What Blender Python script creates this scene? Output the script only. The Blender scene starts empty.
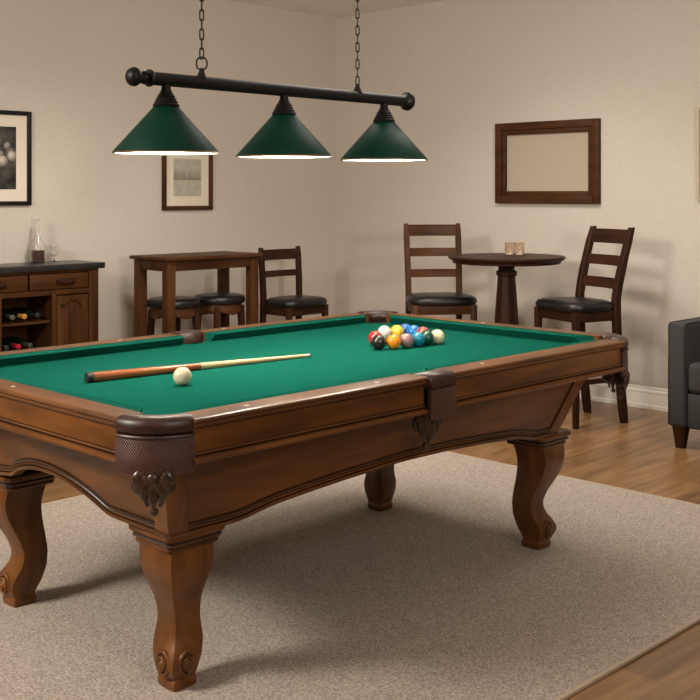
import bpy, bmesh, math, random
from mathutils import Vector, Matrix
random.seed(7)
PI = math.pi
COL = bpy.context.scene.collection
SC = bpy.context.scene

# ------------------------------------------------------------------ camera, light, exposure
cam_d = bpy.data.cameras.new('camera'); cam = bpy.data.objects.new('camera', cam_d); COL.objects.link(cam)
cam.location = (-1.529, -2.164, 1.352)
cam.rotation_euler = (PI/2, 0, -0.7935)
cam_d.sensor_width = 36.0; cam_d.lens = 36.0*1101.4/700
cam_d.shift_y = -(350-194.03)/700
cam_d.clip_start = 0.05
SC.camera = cam
SC.view_settings.view_transform = 'Standard'; SC.view_settings.look = 'None'
SC.view_settings.gamma = 1.0; SC.view_settings.use_curve_mapping = False
SC.view_settings.exposure = 0.50
W = bpy.data.worlds.new('world'); SC.world = W; W.use_nodes = True
W.node_tree.nodes['Background'].inputs[0].default_value = (1.0, 0.86, 0.7, 1)
W.node_tree.nodes['Background'].inputs[1].default_value = 0.05

def area(name, loc, target, size, power, color):
    l = bpy.data.lights.new(name, 'AREA'); l.shape = 'DISK'; l.size = size; l.energy = power; l.color = color
    o = bpy.data.objects.new(name, l); COL.objects.link(o); o.location = loc
    o.rotation_euler = (Vector(target)-Vector(loc)).to_track_quat('-Z', 'Y').to_euler(); return o
def spot(name, loc, target, power, angle, blend, color, r=0.22):
    l = bpy.data.lights.new(name, 'SPOT'); l.energy = power; l.spot_size = math.radians(angle); l.spot_blend = blend
    l.color = color; l.shadow_soft_size = r
    o = bpy.data.objects.new(name, l); COL.objects.link(o); o.location = loc
    o.rotation_euler = (Vector(target)-Vector(loc)).to_track_quat('-Z', 'Y').to_euler(); return o
WARM = (1.0, 0.925, 0.83)
area('ceiling_area_light', (-2.4, 1.3, 2.6), (1.2, 0.7, 0.4), 1.0, 120, WARM)
area('rear_fill_light', (-0.2, -2.8, 2.7), (1.6, 0.4, 0.2), 1.6, 45, WARM)  # added soft fill from behind the camera, not a fixture of the room
area('middle_fill_light', (2.6, 1.2, 2.74), (2.6, 1.2, 0.0), 1.6, 22, WARM)  # added overhead fill for the middle of the room, no fixture there
spot('upward_fill_spot', (0.6, -3.0, 1.7), (2.9, 1.6, 2.9), 300, 70, 1.0, WARM)  # added light aimed upward to brighten the ceiling; no lamp stands here
spot('downlight_spot', (1.9, 2.35, 2.70), (1.95, 3.35, 0.0), 95, 112, 0.75, WARM)
spot('downlight_spot', (3.0, 1.8, 2.70), (4.0, 1.8, 0.0), 75, 112, 0.75, WARM)
spot('downlight_spot', (3.0, -0.5, 2.70), (4.0, -0.4, 0.0), 60, 112, 0.75, WARM)
BULB_POWER = 12.0

# ------------------------------------------------------------------ materials
def nt(name):
    m = bpy.data.materials.new(name); m.use_nodes = True
    t = m.node_tree; return m, t, t.nodes['Principled BSDF']
def setp(b, **k):
    names = dict(color='Base Color', rough='Roughness', metal='Metallic', spec='Specular IOR Level', coat='Coat Weight',
                 coat_rough='Coat Roughness', trans='Transmission Weight', ior='IOR', sheen='Sheen Weight',
                 emit='Emission Color', estr='Emission Strength')
    for a, v in k.items():
        if a in ('color', 'emit') and len(v) == 3: v = (*v, 1)
        b.inputs[names[a]].default_value = v
def plain(name, color, rough=0.5, bump=0, bscale=200, **k):
    m, t, b = nt(name); setp(b, color=color, rough=rough, **k)
    if bump:
        co = t.nodes.new('ShaderNodeTexCoord'); n = t.nodes.new('ShaderNodeTexNoise'); n.inputs['Scale'].default_value = bscale
        bp = t.nodes.new('ShaderNodeBump'); bp.inputs['Strength'].default_value = bump; bp.inputs['Distance'].default_value = 0.002
        t.links.new(co.outputs['Object'], n.inputs['Vector']); t.links.new(n.outputs['Fac'], bp.inputs['Height'])
        t.links.new(bp.outputs[0], b.inputs['Normal'])
    return m
def noisy(name, c1, c2, scale=(1, 1, 1), nscale=10, rough=0.9, detail=6, lo=0.35, hi=0.65, bump=0.2, bdist=0.002, **k):
    m, t, b = nt(name); setp(b, rough=rough, **k)
    co = t.nodes.new('ShaderNodeTexCoord'); mp = t.nodes.new('ShaderNodeMapping'); mp.inputs['Scale'].default_value = scale
    n = t.nodes.new('ShaderNodeTexNoise'); n.inputs['Scale'].default_value = nscale; n.inputs['Detail'].default_value = detail
    n.inputs['Roughness'].default_value = 0.6
    r = t.nodes.new('ShaderNodeValToRGB'); r.color_ramp.elements[0].position = lo; r.color_ramp.elements[1].position = hi
    r.color_ramp.elements[0].color = (*c1, 1); r.color_ramp.elements[1].color = (*c2, 1)
    t.links.new(co.outputs['Object'], mp.inputs[0]); t.links.new(mp.outputs[0], n.inputs['Vector'])
    t.links.new(n.outputs['Fac'], r.inputs[0]); t.links.new(r.outputs[0], b.inputs['Base Color'])
    if bump:
        bp = t.nodes.new('ShaderNodeBump'); bp.inputs['Strength'].default_value = bump; bp.inputs['Distance'].default_value = bdist
        t.links.new(n.outputs['Fac'], bp.inputs['Height']); t.links.new(bp.outputs[0], b.inputs['Normal'])
    return m
def wood(name, c1, c2, axis, rough=0.36, coat=0.12, spec=0.3):
    s = [15, 15, 15]; s['xyz'.index(axis)] = 2.0
    return noisy(name, c1, c2, scale=tuple(s), nscale=1.0, rough=rough, detail=8, lo=0.3, hi=0.72, bump=0.05, coat=coat, coat_rough=0.2, spec=spec)
T1, T2 = (0.048, 0.0155, 0.003), (0.205, 0.073, 0.0135)
WX, WY, WZ = (wood('table_wood_'+a, T1, T2, a) for a in 'xyz')
D1, D2 = (0.028, 0.0098, 0.0032), (0.092, 0.036, 0.0115)
DX, DY, DZ = (wood('dark_wood_'+a, D1, D2, a, 0.45, 0.0, 0.15) for a in 'xyz')
E1, E2 = (0.017, 0.006, 0.003), (0.050, 0.0175, 0.0078)
EX, EY, EZ = (wood('espresso_wood_'+a, E1, E2, a, 0.45, 0.0, 0.15) for a in 'xyz')
C1, C2 = (0.028, 0.010, 0.0028), (0.088, 0.035, 0.010)
CX, CZ = (wood('cabinet_wood_'+a, C1, C2, a, 0.5, 0.0, 0.12) for a in 'xz')
CARVED = noisy('carved_wood', (0.012, 0.005, 0.002), (0.06, 0.024, 0.009), nscale=30, rough=0.35, bump=0.3, coat=0.15)
LEATHER = noisy('brown_leather', (0.018, 0.006, 0.004), (0.048, 0.016, 0.010), nscale=60, rough=0.42, bump=0.15)
BLEATHER = plain('black_leather', (0.007, 0.0065, 0.007), 0.36, 0.15, 150, spec=.4)
FELT = noisy('green_cloth', (0.0045, 0.076, 0.053), (0.007, 0.092, 0.065), nscale=260, rough=0.95, detail=3, bump=0.12, spec=0.0)
RUG = noisy('beige_rug', (0.24, 0.198, 0.165), (0.58, 0.50, 0.43), scale=(1, 1, 1), nscale=165, rough=1.0, detail=5, bump=0.8, bdist=0.004, spec=0.1)
RUGB = plain('rug_binding', (0.46, 0.36, 0.27), 0.95)
WALL = noisy('beige_wall_paint', (0.535, 0.480, 0.418), (0.56, 0.503, 0.438), nscale=40, rough=0.9, bump=0.08, spec=0.2)
CEIL = plain('ceiling_paint', (0.86, 0.82, 0.76), 0.95)
TRIM = plain('white_trim_paint', (0.84, 0.79, 0.71), 0.4)
BLACK = plain('black_metal', (0.006, 0.0055, 0.005), 0.45, spec=.22)
SHADE = plain('green_enamel', (0.0006, 0.026, 0.0155), 0.5, spec=.15)
INNER = plain('white_enamel', (0.85, 0.83, 0.78), 0.5)
FABRIC = noisy('charcoal_fabric', (0.022, 0.0215, 0.0215), (0.045, 0.043, 0.042), nscale=300, rough=0.95, bump=0.3, bdist=0.001)
SLATE = noisy('black_stone_top', (0.010, 0.010, 0.011), (0.022, 0.021, 0.021), nscale=25, rough=0.3, bump=0)
MAT_BOARD = plain('cream_mat_board', (0.68, 0.61, 0.50), 0.9)
PEARL = plain('pearl_inlay', (0.75, 0.70, 0.60), 0.3)
IVORY = plain('ivory_resin', (0.80, 0.70, 0.50), 0.15, coat=0.5)
GLASS = plain('clear_glass', (1, 1, 1), 0.02, trans=1.0, ior=1.45)
TGLASS = plain('tinted_glass', (.86, .78, .68), 0.02, trans=1.0, ior=1.5)
MAPLE = wood('maple_wood', (0.55, 0.36, 0.18), (0.72, 0.51, 0.28), 'x', 0.3, 0.4)
BUTT = wood('cue_butt_wood', (0.20, 0.050, 0.013), (0.36, 0.105, 0.028), 'x', 0.25, 0.6)
DARKLINE = plain('dark_line', (.018, .007, .003), .4)  # darker brown for narrow lines along mouldings and posts
DARKHOLE = plain('pocket_liner', (0.010, 0.006, 0.004), 0.8)

def weave_mat():
    m, t, b = nt('woven_leather'); setp(b, rough=0.38, coat=0.15)
    L = t.links.new; N = t.nodes.new
    co = N('ShaderNodeTexCoord'); sp = N('ShaderNodeSeparateXYZ'); L(co.outputs['Object'], sp.inputs[0])
    def M(op, a, c=None):
        n = N('ShaderNodeMath'); n.operation = op
        for i, v in enumerate((a, c)):
            if v is None: continue
            if isinstance(v, (int, float)): n.inputs[i].default_value = v
            else: L(v, n.inputs[i])
        return n.outputs[0]
    u = M('SUBTRACT', sp.outputs[0], sp.outputs[1]); u = M('MULTIPLY', u, 0.9); v = sp.outputs[2]
    a = M('SINE', M('MULTIPLY', u, 700)); c = M('SINE', M('MULTIPLY', v, 700))
    h = M('MULTIPLY', a, c)
    r = N('ShaderNodeValToRGB'); r.color_ramp.elements[0].color = (0.016, 0.006, 0.0045, 1); r.color_ramp.elements[1].color = (0.105, 0.036, 0.027, 1)
    L(M('ADD', M('MULTIPLY', h, 0.5), 0.5), r.inputs[0]); L(r.outputs[0], b.inputs['Base Color'])
    bp = N('ShaderNodeBump'); bp.inputs['Strength'].default_value = 0.6; bp.inputs['Distance'].default_value = 0.0015
    L(h, bp.inputs['Height']); L(bp.outputs[0], b.inputs['Normal']); return m
WEAVE = weave_mat()

def floor_mat():
    m, t, b = nt('oak_floor'); setp(b, rough=0.33, coat=0.1)
    L = t.links.new; N = t.nodes.new
    co = N('ShaderNodeTexCoord')
    br = N('ShaderNodeTexBrick'); br.offset = 0.37; br.inputs['Scale'].default_value = 1
    br.inputs['Brick Width'].default_value = 1.25; br.inputs['Row Height'].default_value = 0.125
    br.inputs['Mortar Size'].default_value = 0.0012; br.inputs['Mortar Smooth'].default_value = 0.1
    br.inputs['Color1'].default_value = (0.62, 0.62, 0.62, 1); br.inputs['Color2'].default_value = (1.12, 1.08, 1.05, 1)
    br.inputs['Mortar'].default_value = (0.45, 0.4, 0.38, 1)
    mp = N('ShaderNodeMapping'); mp.inputs['Scale'].default_value = (1.5, 16, 1)
    n = N('ShaderNodeTexNoise'); n.inputs['Scale'].default_value = 1.6; n.inputs['Detail'].default_value = 8
    r = N('ShaderNodeValToRGB'); r.color_ramp.elements[0].position = 0.3; r.color_ramp.elements[1].position = 0.72
    r.color_ramp.elements[0].color = (0.165, 0.080, 0.030, 1); r.color_ramp.elements[1].color = (0.36, 0.200, 0.084, 1)
    mx = N('ShaderNodeMix'); mx.data_type = 'RGBA'; mx.blend_type = 'MULTIPLY'; mx.inputs[0].default_value = 0.8
    L(co.outputs['Object'], br.inputs['Vector']); L(co.outputs['Object'], mp.inputs[0]); L(mp.outputs[0], n.inputs['Vector'])
    L(n.outputs['Fac'], r.inputs[0]); L(r.outputs[0], mx.inputs[6]); L(br.outputs['Color'], mx.inputs[7]); L(mx.outputs[2], b.inputs['Base Color'])
    bp = N('ShaderNodeBump'); bp.inputs['Strength'].default_value = 0.15; bp.inputs['Distance'].default_value = 0.002
    L(br.outputs['Fac'], bp.inputs['Height']); bp.invert = True; L(bp.outputs[0], b.inputs['Normal'])
    return m

# ------------------------------------------------------------------ mesh helpers (all add world-space geometry to a bmesh)
def BM(): return bmesh.new()
def merge(bm, tmp):
    me = bpy.data.meshes.new('t'); tmp.to_mesh(me); tmp.free(); bm.from_mesh(me); bpy.data.meshes.remove(me)
def box(bm, x0, x1, y0, y1, z0, z1, bev=0.0, seg=2):
    t = BM(); bmesh.ops.create_cube(t, size=1)
    for v in t.verts:
        v.co = Vector(((x0+x1)/2+v.co.x*(x1-x0), (y0+y1)/2+v.co.y*(y1-y0), (z0+z1)/2+v.co.z*(z1-z0)))
    if bev: bmesh.ops.bevel(t, geom=list(t.edges), offset=bev, segments=seg, profile=0.5, affect='EDGES')
    merge(bm, t)
def beam(bm, p0, p1, w, d, up=(0, 0, 1), bev=0.003, w1=None, d1=None):
    """rectangular bar from p0 to p1; w along side, d along 'up' cross"""
    p0, p1 = Vector(p0), Vector(p1); a = (p1-p0).normalized(); s = a.cross(Vector(up))
    if s.length < 1e-4: s = a.cross(Vector((0, 1, 0)))
    s.normalize(); u = s.cross(a).normalized(); w1 = w if w1 is None else w1; d1 = d if d1 is None else d1
    t = BM(); vs = []
    for p, ww, dd in ((p0, w, d), (p1, w1, d1)):
        vs.append([t.verts.new(p+s*i*ww/2+u*j*dd/2) for i, j in ((-1, -1), (1, -1), (1, 1), (-1, 1))])
    for i in range(4): t.faces.new((vs[0][i], vs[0][(i+1) % 4], vs[1][(i+1) % 4], vs[1][i]))
    t.faces.new(vs[0][::-1]); t.faces.new(vs[1])
    if bev: bmesh.ops.bevel(t, geom=list(t.edges), offset=bev, segments=2, profile=0.5, affect='EDGES')
    merge(bm, t)
def loft(bm, rings, cap=True, closed=True):
    R = [[bm.verts.new(p) for p in r] for r in rings]; n = len(R[0])
    for a, b in zip(R, R[1:]):
        for i in range(n if closed else n-1): bm.faces.new((a[i], a[(i+1) % n], b[(i+1) % n], b[i]))
    if cap: bm.faces.new(R[0][::-1]); bm.faces.new(R[-1])
def lathe(bm, prof, c, n=32, axis='z', cap=True):
    """prof: (radius, h)"""
    rings = []
    for r, h in prof:
        ring = []
        for i in range(n):
            a = 2*PI*i/n; u, v = max(r, 1e-5)*math.cos(a), max(r, 1e-5)*math.sin(a)
            ring.append(Vector(c)+(Vector((u, v, h)) if axis == 'z' else Vector((h, u, v)) if axis == 'x' else Vector((v, h, u))))
        rings.append(ring)
    loft(bm, rings, cap)
def tube(bm, pts, rad, n=10, flat=1.0, closed=False, up=(0, 0, 1)):
    pts = [Vector(p) for p in pts]; rings = []; m = len(pts)
    for i, p in enumerate(pts):
        a = pts[(i-1) % m] if (closed or i > 0) else p; b = pts[(i+1) % m] if (closed or i < m-1) else p
        t = (b-a).normalized(); s = t.cross(Vector(up))
        if s.length < 1e-3: s = t.cross(Vector((0.3, 1, 0)))
        s.normalize(); u = s.cross(t).normalized(); r = rad[i] if hasattr(rad, '__len__') else rad
        rings.append([p+s*math.cos(2*PI*k/n)*r+u*math.sin(2*PI*k/n)*r*flat for k in range(n)])
    if closed: loft(bm, rings+[rings[0]], cap=False)
    else: loft(bm, rings)
def squares(bm, prof, cx, cy, n=32, e=8):
    """stack of rounded squares: (half, z[, ox, oy])"""
    rings = []
    for p in prof:
        h, z = p[0], p[1]; ox, oy = (p[2], p[3]) if len(p) > 2 else (0, 0); ring = []
        for i in range(n):
            a = 2*PI*(i+0.5)/n; ca, sa = math.cos(a), math.sin(a)
            k = h/((abs(ca)**e+abs(sa)**e)**(1/e)); ring.append((cx+ox+ca*k, cy+oy+sa*k, z))
        rings.append(ring)
    loft(bm, rings)
def ball(bm, c, r, sx=1, sy=1, sz=1, u=24, v=14):
    t = BM(); bmesh.ops.create_uvsphere(t, u_segments=u, v_segments=v, radius=r)
    for q in t.verts: q.co = Vector((c[0]+q.co.x*sx, c[1]+q.co.y*sy, c[2]+q.co.z*sz))
    merge(bm, t)
ORG = {}
def obj(name, bm, mat, parent=None, loc=None, smooth=35):
    """links bm (written in world space, or in the parent's space when the parent is a 'local' thing) as one object"""
    bmesh.ops.remove_doubles(bm, verts=bm.verts, dist=1e-6); bmesh.ops.recalc_face_normals(bm, faces=bm.faces)
    o_ = Vector(ORG.get(parent.name, (0, 0, 0))) if parent else Vector(loc or (0, 0, 0))
    for v in bm.verts: v.co -= o_
    me = bpy.data.meshes.new(name); bm.to_mesh(me); bm.free()
    for mm in (mat if isinstance(mat, (list, tuple)) else [mat]): me.materials.append(mm)
    if smooth:
        me.shade_smooth(); me.set_sharp_from_angle(angle=math.radians(smooth))
    o = bpy.data.objects.new(name, me); COL.objects.link(o)
    if parent: o.parent = parent; ORG[o.name] = tuple(o_)
    else: o.location = o_; ORG[o.name] = tuple(o_)
    return o
def tag(o, label=None, cat=None, group=None, kind=None):
    if label: o['label'] = label
    if cat: o['category'] = cat
    if group: o['group'] = group
    if kind: o['kind'] = kind
    return o
def thing(name, label, cat, loc=(0, 0, 0), rz=0, group=None, local=False):
    o = bpy.data.objects.new(name, None); COL.objects.link(o); o.location = loc; o.rotation_euler = (0, 0, rz); o.empty_display_size = 0.1
    ORG[o.name] = (0, 0, 0) if local else tuple(loc)
    return tag(o, label, cat, group)
def copy_tree(o, parent=None):
    c = o.copy(); COL.objects.link(c)
    if parent: c.parent = parent
    for ch in o.children: copy_tree(ch, c)
    return c
def struct(name, bm, mat, smooth=0): return tag(obj(name, bm, mat, smooth=smooth), kind='structure')

# ------------------------------------------------------------------ room shell
RX, LY, CH = 4.742, 4.17, 2.778      # right wall x, left wall y, ceiling height
X0, Y0 = -4.2, -4.6
b = BM(); box(b, X0-.1, RX+.1, Y0-.1, LY+.1, -.1, 0); struct('floor', b, floor_mat())
b = BM(); box(b, X0-.1, RX+.1, Y0-.1, LY+.1, CH, CH+.1); struct('ceiling', b, CEIL)
b = BM(); box(b, X0-.1, RX+.1, LY, LY+.1, 0, CH); struct('wall_left', b, WALL)
b = BM(); box(b, RX, RX+.1, Y0, LY, 0, CH); struct('wall_right', b, WALL)
b = BM(); box(b, X0-.1, X0, Y0, LY, 0, CH); struct('wall_back', b, WALL)
b = BM(); box(b, X0-.1, RX+.1, Y0-.1, Y0, 0, CH); struct('wall_front', b, WALL)
def baseboard(name, along, a0, a1, wall, sgn):
    prof = [(0.0, 0), (0.020, 0), (0.020, 0.022), (0.014, 0.026), (0.013, 0.098), (0.016, 0.102), (0.015, 0.112), (0.009, 0.120), (0.008, 0.134), (0.004, 0.138), (0, 0.138)]
    b = BM(); rings = []
    for a in (a0, a1):
        rings.append([(a, wall+sgn*t, z) if along == 'x' else (wall+sgn*t, a, z) for t, z in prof])
    loft(b, rings); struct(name, b, TRIM, smooth=0)
baseboard('baseboard_left', 'x', X0, RX, LY, -1)
baseboard('baseboard_right', 'y', Y0, LY, RX, -1)

# ------------------------------------------------------------------ rug
rug = thing('area_rug', 'large beige low pile rug under the pool table, thin bound edge', 'rug', (1.1, 0.8, 0))
b = BM(); box(b, -0.80, 2.91, -0.50, 2.12, 0.0, 0.010, 0.003); obj('rug_pile', b, RUG, rug)
b = BM()
for x0, x1, y0, y1 in ((-.812, 2.922, -.512, -.498), (-.812, 2.922, 2.118, 2.132), (-.812, -.798, -.5, 2.12), (2.908, 2.922, -.5, 2.12)):
    box(b, x0, x1, y0, y1, 0, 0.0115, 0.003)
obj('binding', b, RUGB, rug)
RZ = 0.010

# ------------------------------------------------------------------ pool table
L, Wd, H = 2.283, 1.42, 0.80
BED = 0.765
tbl = thing('pool_table', 'carved brown wood pool table with green cloth and leather pockets on the rug', 'pool table', (L/2, Wd/2, RZ))
SPN, SPF = 1.07, 1.14      # side pocket centres on the near and far long rails
RP = [(.085, .800), (.014, .800), (.008, .7995), (.003, .7975), (0, .793), (.003, .789), (.009, .788), (.008, .785), (.007, .781), (.010, .776), (.016, .774), (.020, .770),
      (.021, .713), (.016, .7115), (.0145, .708), (.016, .7055), (.018, .7045), (.012, .702), (.006, .699), (.002, .695), (.002, .690), (.007, .686), (.085, .686)]
CP = [(.085, .762), (.085, .7985), (.105, .7985), (.128, .7975), (.134, .7945), (.131, .790), (.108, .762)]
def side_pt(side, a, t, z):
    if side == 'near': return (a, t, z)
    if side == 'far': return (a, Wd-t, z)
    if side == 'west': return (t, a, z)
    return (L-t, a, z)
def dark_lines(b, n, cols, per):
    # darker colour on chosen narrow bands of the moulding profile
    b.faces.index_update(); b.faces.ensure_lookup_table()
    for f in b.faces:
        if len(f.verts) == 4 and f.index % per in cols: f.material_index = 1
def rail(side, a0, a1, kind0, kind1):
    b = BM(); loft(b, [[side_pt(side, a, t, z) for t, z in RP] for a in (a0, a1)])
    dark_lines(b, 2*len(RP), [5, 10, 12, 15, 16], len(RP))
    m = [WX if side in ('near', 'far') else WY, DARKLINE]
    r = obj('rail', b, m, tbl, smooth=25)
    def cut(a, t, kind, s):
        k = 0.022+(t-.085)*(1.15 if kind == 'c' else 0.35) if kind == 'c' else (t-.085)*0.35
        return a+s*k
    b = BM(); loft(b, [[side_pt(side, cut(a0, t, kind0, 1), t, z) for t, z in CP], [side_pt(side, cut(a1, t, kind1, -1), t, z) for t, z in CP]])
    obj('cushion', b, FELT, r, smooth=30)
    return r
def sight(r, side, a):
    b = BM(); pts = [(a-.011, .045), (a, .038), (a+.011, .045), (a, .052)]
    loft(b, [[side_pt(side, p, t, z) for p, t in pts] for z in (.797, .8006)])
    obj('sight', b, PEARL, r, smooth=0)
for side, mid in (('near', SPN), ('far', SPF)):
    r1 = rail(side, .132, mid-.060, 'c', 's'); r2 = rail(side, mid+.060, L-.132, 's', 'c')
    for a in (.331, .828): sight(r1, side, a)
    for a in (1.33,): sight(r2, side, a)
for side in ('west', 'east'):
    r = rail(side, .150, Wd-.150, 'c', 'c')
    for a in (.74,): sight(r, side, a)
# slate bed with pocket cut-outs
def outline():
    pts = []
    def arc(cx, cy, R, a0, a1, n=10):
        for i in range(n+1):
            a = math.radians(a0+(a1-a0)*i/n); pts.append((cx+R*math.cos(a), cy+R*math.sin(a)))
    q, R = .135, .062; e = .09
    arc(q-.01, q-.01, R, 130, -40); arc(SPN, .075, .050, 160, 20)
    arc(L-q+.01, q-.01, R, 220, 50); arc(L-q+.01, Wd-q+.01, R, 310, 140)
    arc(SPF, Wd-.075, .050, 340, 200); arc(q-.01, Wd-q+.01, R, 40, -130)
    return pts
b = BM(); pts = outline()
loft(b, [[(x, y, z) for x, y in pts] for z in (.735, BED)]); bmesh.ops.triangulate(b, faces=[f for f in b.faces if len(f.verts) > 4])
obj('bed_cloth', b, FELT, tbl, smooth=0)
# aprons
ZT = .690
def lerp_tab(tab, a):
    if a <= tab[0][0]: return tab[0][1]
    for (p, u), (q, v) in zip(tab, tab[1:]):
        if a <= q:
            s = (a-p)/(q-p); return u+(v-u)*s
    return tab[-1][1]
def smooth_tab(tab, a, w=.018): return sum(lerp_tab(tab, a+k*w/3) for k in range(-3, 4))/7
LONG = [(.2, .450), (.39, .448), (.44, .452), (.50, .464), (.56, .473), (.665, .481), (.813, .491), (1.08, .503), (1.3, .499), (1.5, .489), (1.657, .478), (1.75, .464), (1.80, .452), (1.96, .448)]
SHORT = [(.2, .455), (.44, .457), (.47, .462), (.52, .484), (.58, .504), (.65, .520), (.73, .529), (.81, .527), (.88, .515), (.94, .497), (.975, .476), (.99, .470), (1.02, .470), (1.06, .462), (1.22, .455)]
XB, YB = (.19, 1.96), (.19, 1.23); XT, YT = (.12, 2.085), (.12, 1.30)
def ap(side, a, z, out=0.0):
    """point on the tapered cabinet face; a is the coordinate at the bottom edge"""
    t = (ZT-z)/(ZT-.45); lo, hi, lt, ht = (XB[0], XB[1], XT[0], XT[1]) if side in ('near', 'far') else (YB[0], YB[1], YT[0], YT[1])
    u = (a-lo)/(hi-lo); c = (lt+(ht-lt)*u)*(1-t)+a*t
    d0, d1 = {'near': (YT[0], YB[0]), 'far': (YT[1], YB[1]), 'west': (XT[0], XB[0]), 'east': (XT[1], XB[1])}[side]
    d = d0+(d1-d0)*t; d += out*(-1 if side in ('near', 'west') else 1)
    return (c, d, z) if side in ('near', 'far') else (d, c, z)
for side in ('near', 'far', 'west', 'east'):
    tab, (lo, hi) = (LONG, XB) if side in ('near', 'far') else (SHORT, YB)
    N = 90; b = BM(); m = WX if side in ('near', 'far') else WY
    A = [lo+(hi-lo)*i/N for i in range(N+1)]; B = [smooth_tab(tab, a) for a in A]
    rings = []
    for a, zb in zip(A, B):
        prof = [(ZT, 0), (zb+.034, 0), (zb+.033, .004), (zb+.029, .0055), (zb+.025, .004), (zb+.024, .002), (zb+.021, .005), (zb+.017, .006), (zb+.014, .003), (zb+.012, .008), (zb+.006, .011), (zb+.001, .009), (zb, .004), (zb, -.022), (ZT, -.022)]
        rings.append([ap(side, a, z, o) for z, o in prof])
    loft(b, rings); dark_lines(b, 0, [1, 2, 5, 8], len(rings[0])); obj('apron', b, [m, DARKLINE], tbl, smooth=28)
# corner posts
for sx, sy in ((0, 0), (1, 0), (0, 1), (1, 1)):
    b = BM(); ns, ws = ('near', 'far')[sy], ('west', 'east')[sx]
    for side, lo, hi in ((ns, XB[sx], XB[sx]+(.058 if sx == 0 else -.058)), (ws, YB[sy], YB[sy]+(.050 if sy == 0 else -.050))):
        o0 = .006
        rings = []
        for z in (ZT, .58, .452):
            rings.append([ap(side, lo, z, -.01), ap(side, hi, z, -.01), ap(side, hi, z, o0), ap(side, lo+(-.006 if (lo < hi) else .006), z, o0)])
        loft(b, rings)
    n0 = len(b.faces)
    for side, hi, q in ((ns, XB[sx]+(.058 if sx == 0 else -.058), .005 if sx == 0 else -.005), (ws, YB[sy]+(.050 if sy == 0 else -.050), .005 if sy == 0 else -.005)):
        rings = []
        for z in (ZT, .58, .470): rings.append([ap(side, hi, z, -.01), ap(side, hi+q, z, -.01), ap(side, hi+q, z, .0015), ap(side, hi, z, .0015)])
        loft(b, rings)
    b.faces.ensure_lookup_table()
    for f in b.faces[n0:]: f.material_index = 1
    obj('corner_post', b, [WZ, DARKLINE], tbl, smooth=0)
# legs
LEGP = [(0.0, .0, .052, .050), (.012, .0, .055, .053), (.022, .0, .055, .053), (.030, .0, .050, .050), (.045, .005, .060, .055), (.065, .005, .071, .061), (.085, .0, .075, .066), (.105, -.010, .072, .068), (.130, -.024, .065, .067), (.155, -.031, .060, .062), (.180, -.032, .060, .059), (.217, -.022, .065, .061),
        (.25, -.008, .073, .067), (.285, .006, .081, .078), (.315, .014, .086, .089), (.345, .017, .090, .097), (.375, .014, .094, .101), (.408, .007, .097, .101)]
CAPP = [(.072, .400), (.083, .403), (.087, .409), (.083, .413), (.083, .416), (.090, .419), (.093, .425), (.090, .429), (.090, .431), (.096, .434), (.100, .440), (.100, .449), (.096, .453), (.090, .455)]
def leg(cx, cy, sx, sy):
    b = BM(); r2 = math.sqrt(2)
    prof = [(wd, wp, z+RZ*(1-z/.408), o) for z, o, wd, wp in LEGP]
    # smooth in z
    P = []
    for i in range(len(prof)-1):
        p0, p1, p2, p3 = prof[max(i-1, 0)], prof[i], prof[i+1], prof[min(i+2, len(prof)-1)]
        for k in range(3):
            t = k/3; P.append(tuple(0.5*(2*q1+(-q0+q2)*t+(2*q0-5*q1+4*q2-q3)*t*t+(-q0+3*q1-3*q2+q3)*t**3) for q0, q1, q2, q3 in zip(p0, p1, p2, p3)))
    P.append(prof[-1]); rings = []
    for wd, wp, z, o in P:
        ring = []; n = 48; p = 1.12
        for i in range(n):
            a = 2*PI*i/n; ca, sa = math.cos(a), math.sin(a); k = 1/((abs(ca)**p+abs(sa)**p)**(1/p))
            u, v = o+wd*ca*k, wp*sa*k; ring.append((cx+(u*sx-v*sy)/r2, cy+(u*sy+v*sx)/r2, z))
        rings.append(ring)
    loft(b, rings)
    lg = obj('leg', b, WZ, tbl, smooth=40)
    b = BM(); squares(b, [(h, z) for h, z in CAPP], cx, cy, n=40, e=24); dark_lines(b, 0, [], 1)
    for f in b.faces:
        zc_ = f.calc_center_median().z
        if len(f.verts) == 4 and (.411 < zc_ < .4165 or .427 < zc_ < .4325): f.material_index = 1
    obj('cap_moulding', b, [WX, DARKLINE], lg, smooth=30)
    zc, h = .080, .049
    for ax in (0, 1):     # volutes on the two outward faces
        b = BM(); s = sx if ax == 0 else sy; so = sy if ax == 0 else sx
        def P3(u, v, o):  # u towards the outward corner, v up, o outwards
            f = s*(h-.004+o)
            return (cx+f, cy+so*(.006+u), zc+v) if ax == 0 else (cx+so*(.006+u), cy+f, zc+v)
        n = 46; sp = []; rd = []
        for i in range(n):
            a = 1.1*PI-i/n*4.0*PI; r = .030*(1-i/n*.72)
            sp.append(P3(r*math.cos(a), r*math.sin(a)*1.25, .003+.012*i/n)); rd.append(.0068-.002*i/n)
        tube(b, sp, rd, n=8, up=(1, 0, 0) if ax == 0 else (0, 1, 0))
        ring = []
        for o, rr in ((-.01, .018), (.008, .018), (.013, .015), (.018, .009), (.0195, .001)):
            ring.append([P3(rr*math.cos(2*PI*k/18), rr*math.sin(2*PI*k/18), o) for k in range(18)])
        loft(b, ring); obj('scroll', b, WZ, lg, smooth=50)
for cx, cy, sx, sy in ((.29, .29, -1, -1), (.29, 1.15, -1, 1), (1.962, .275, 1, -1), (1.915, 1.045, 1, 1)):
    leg(cx, cy, sx, sy)
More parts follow.
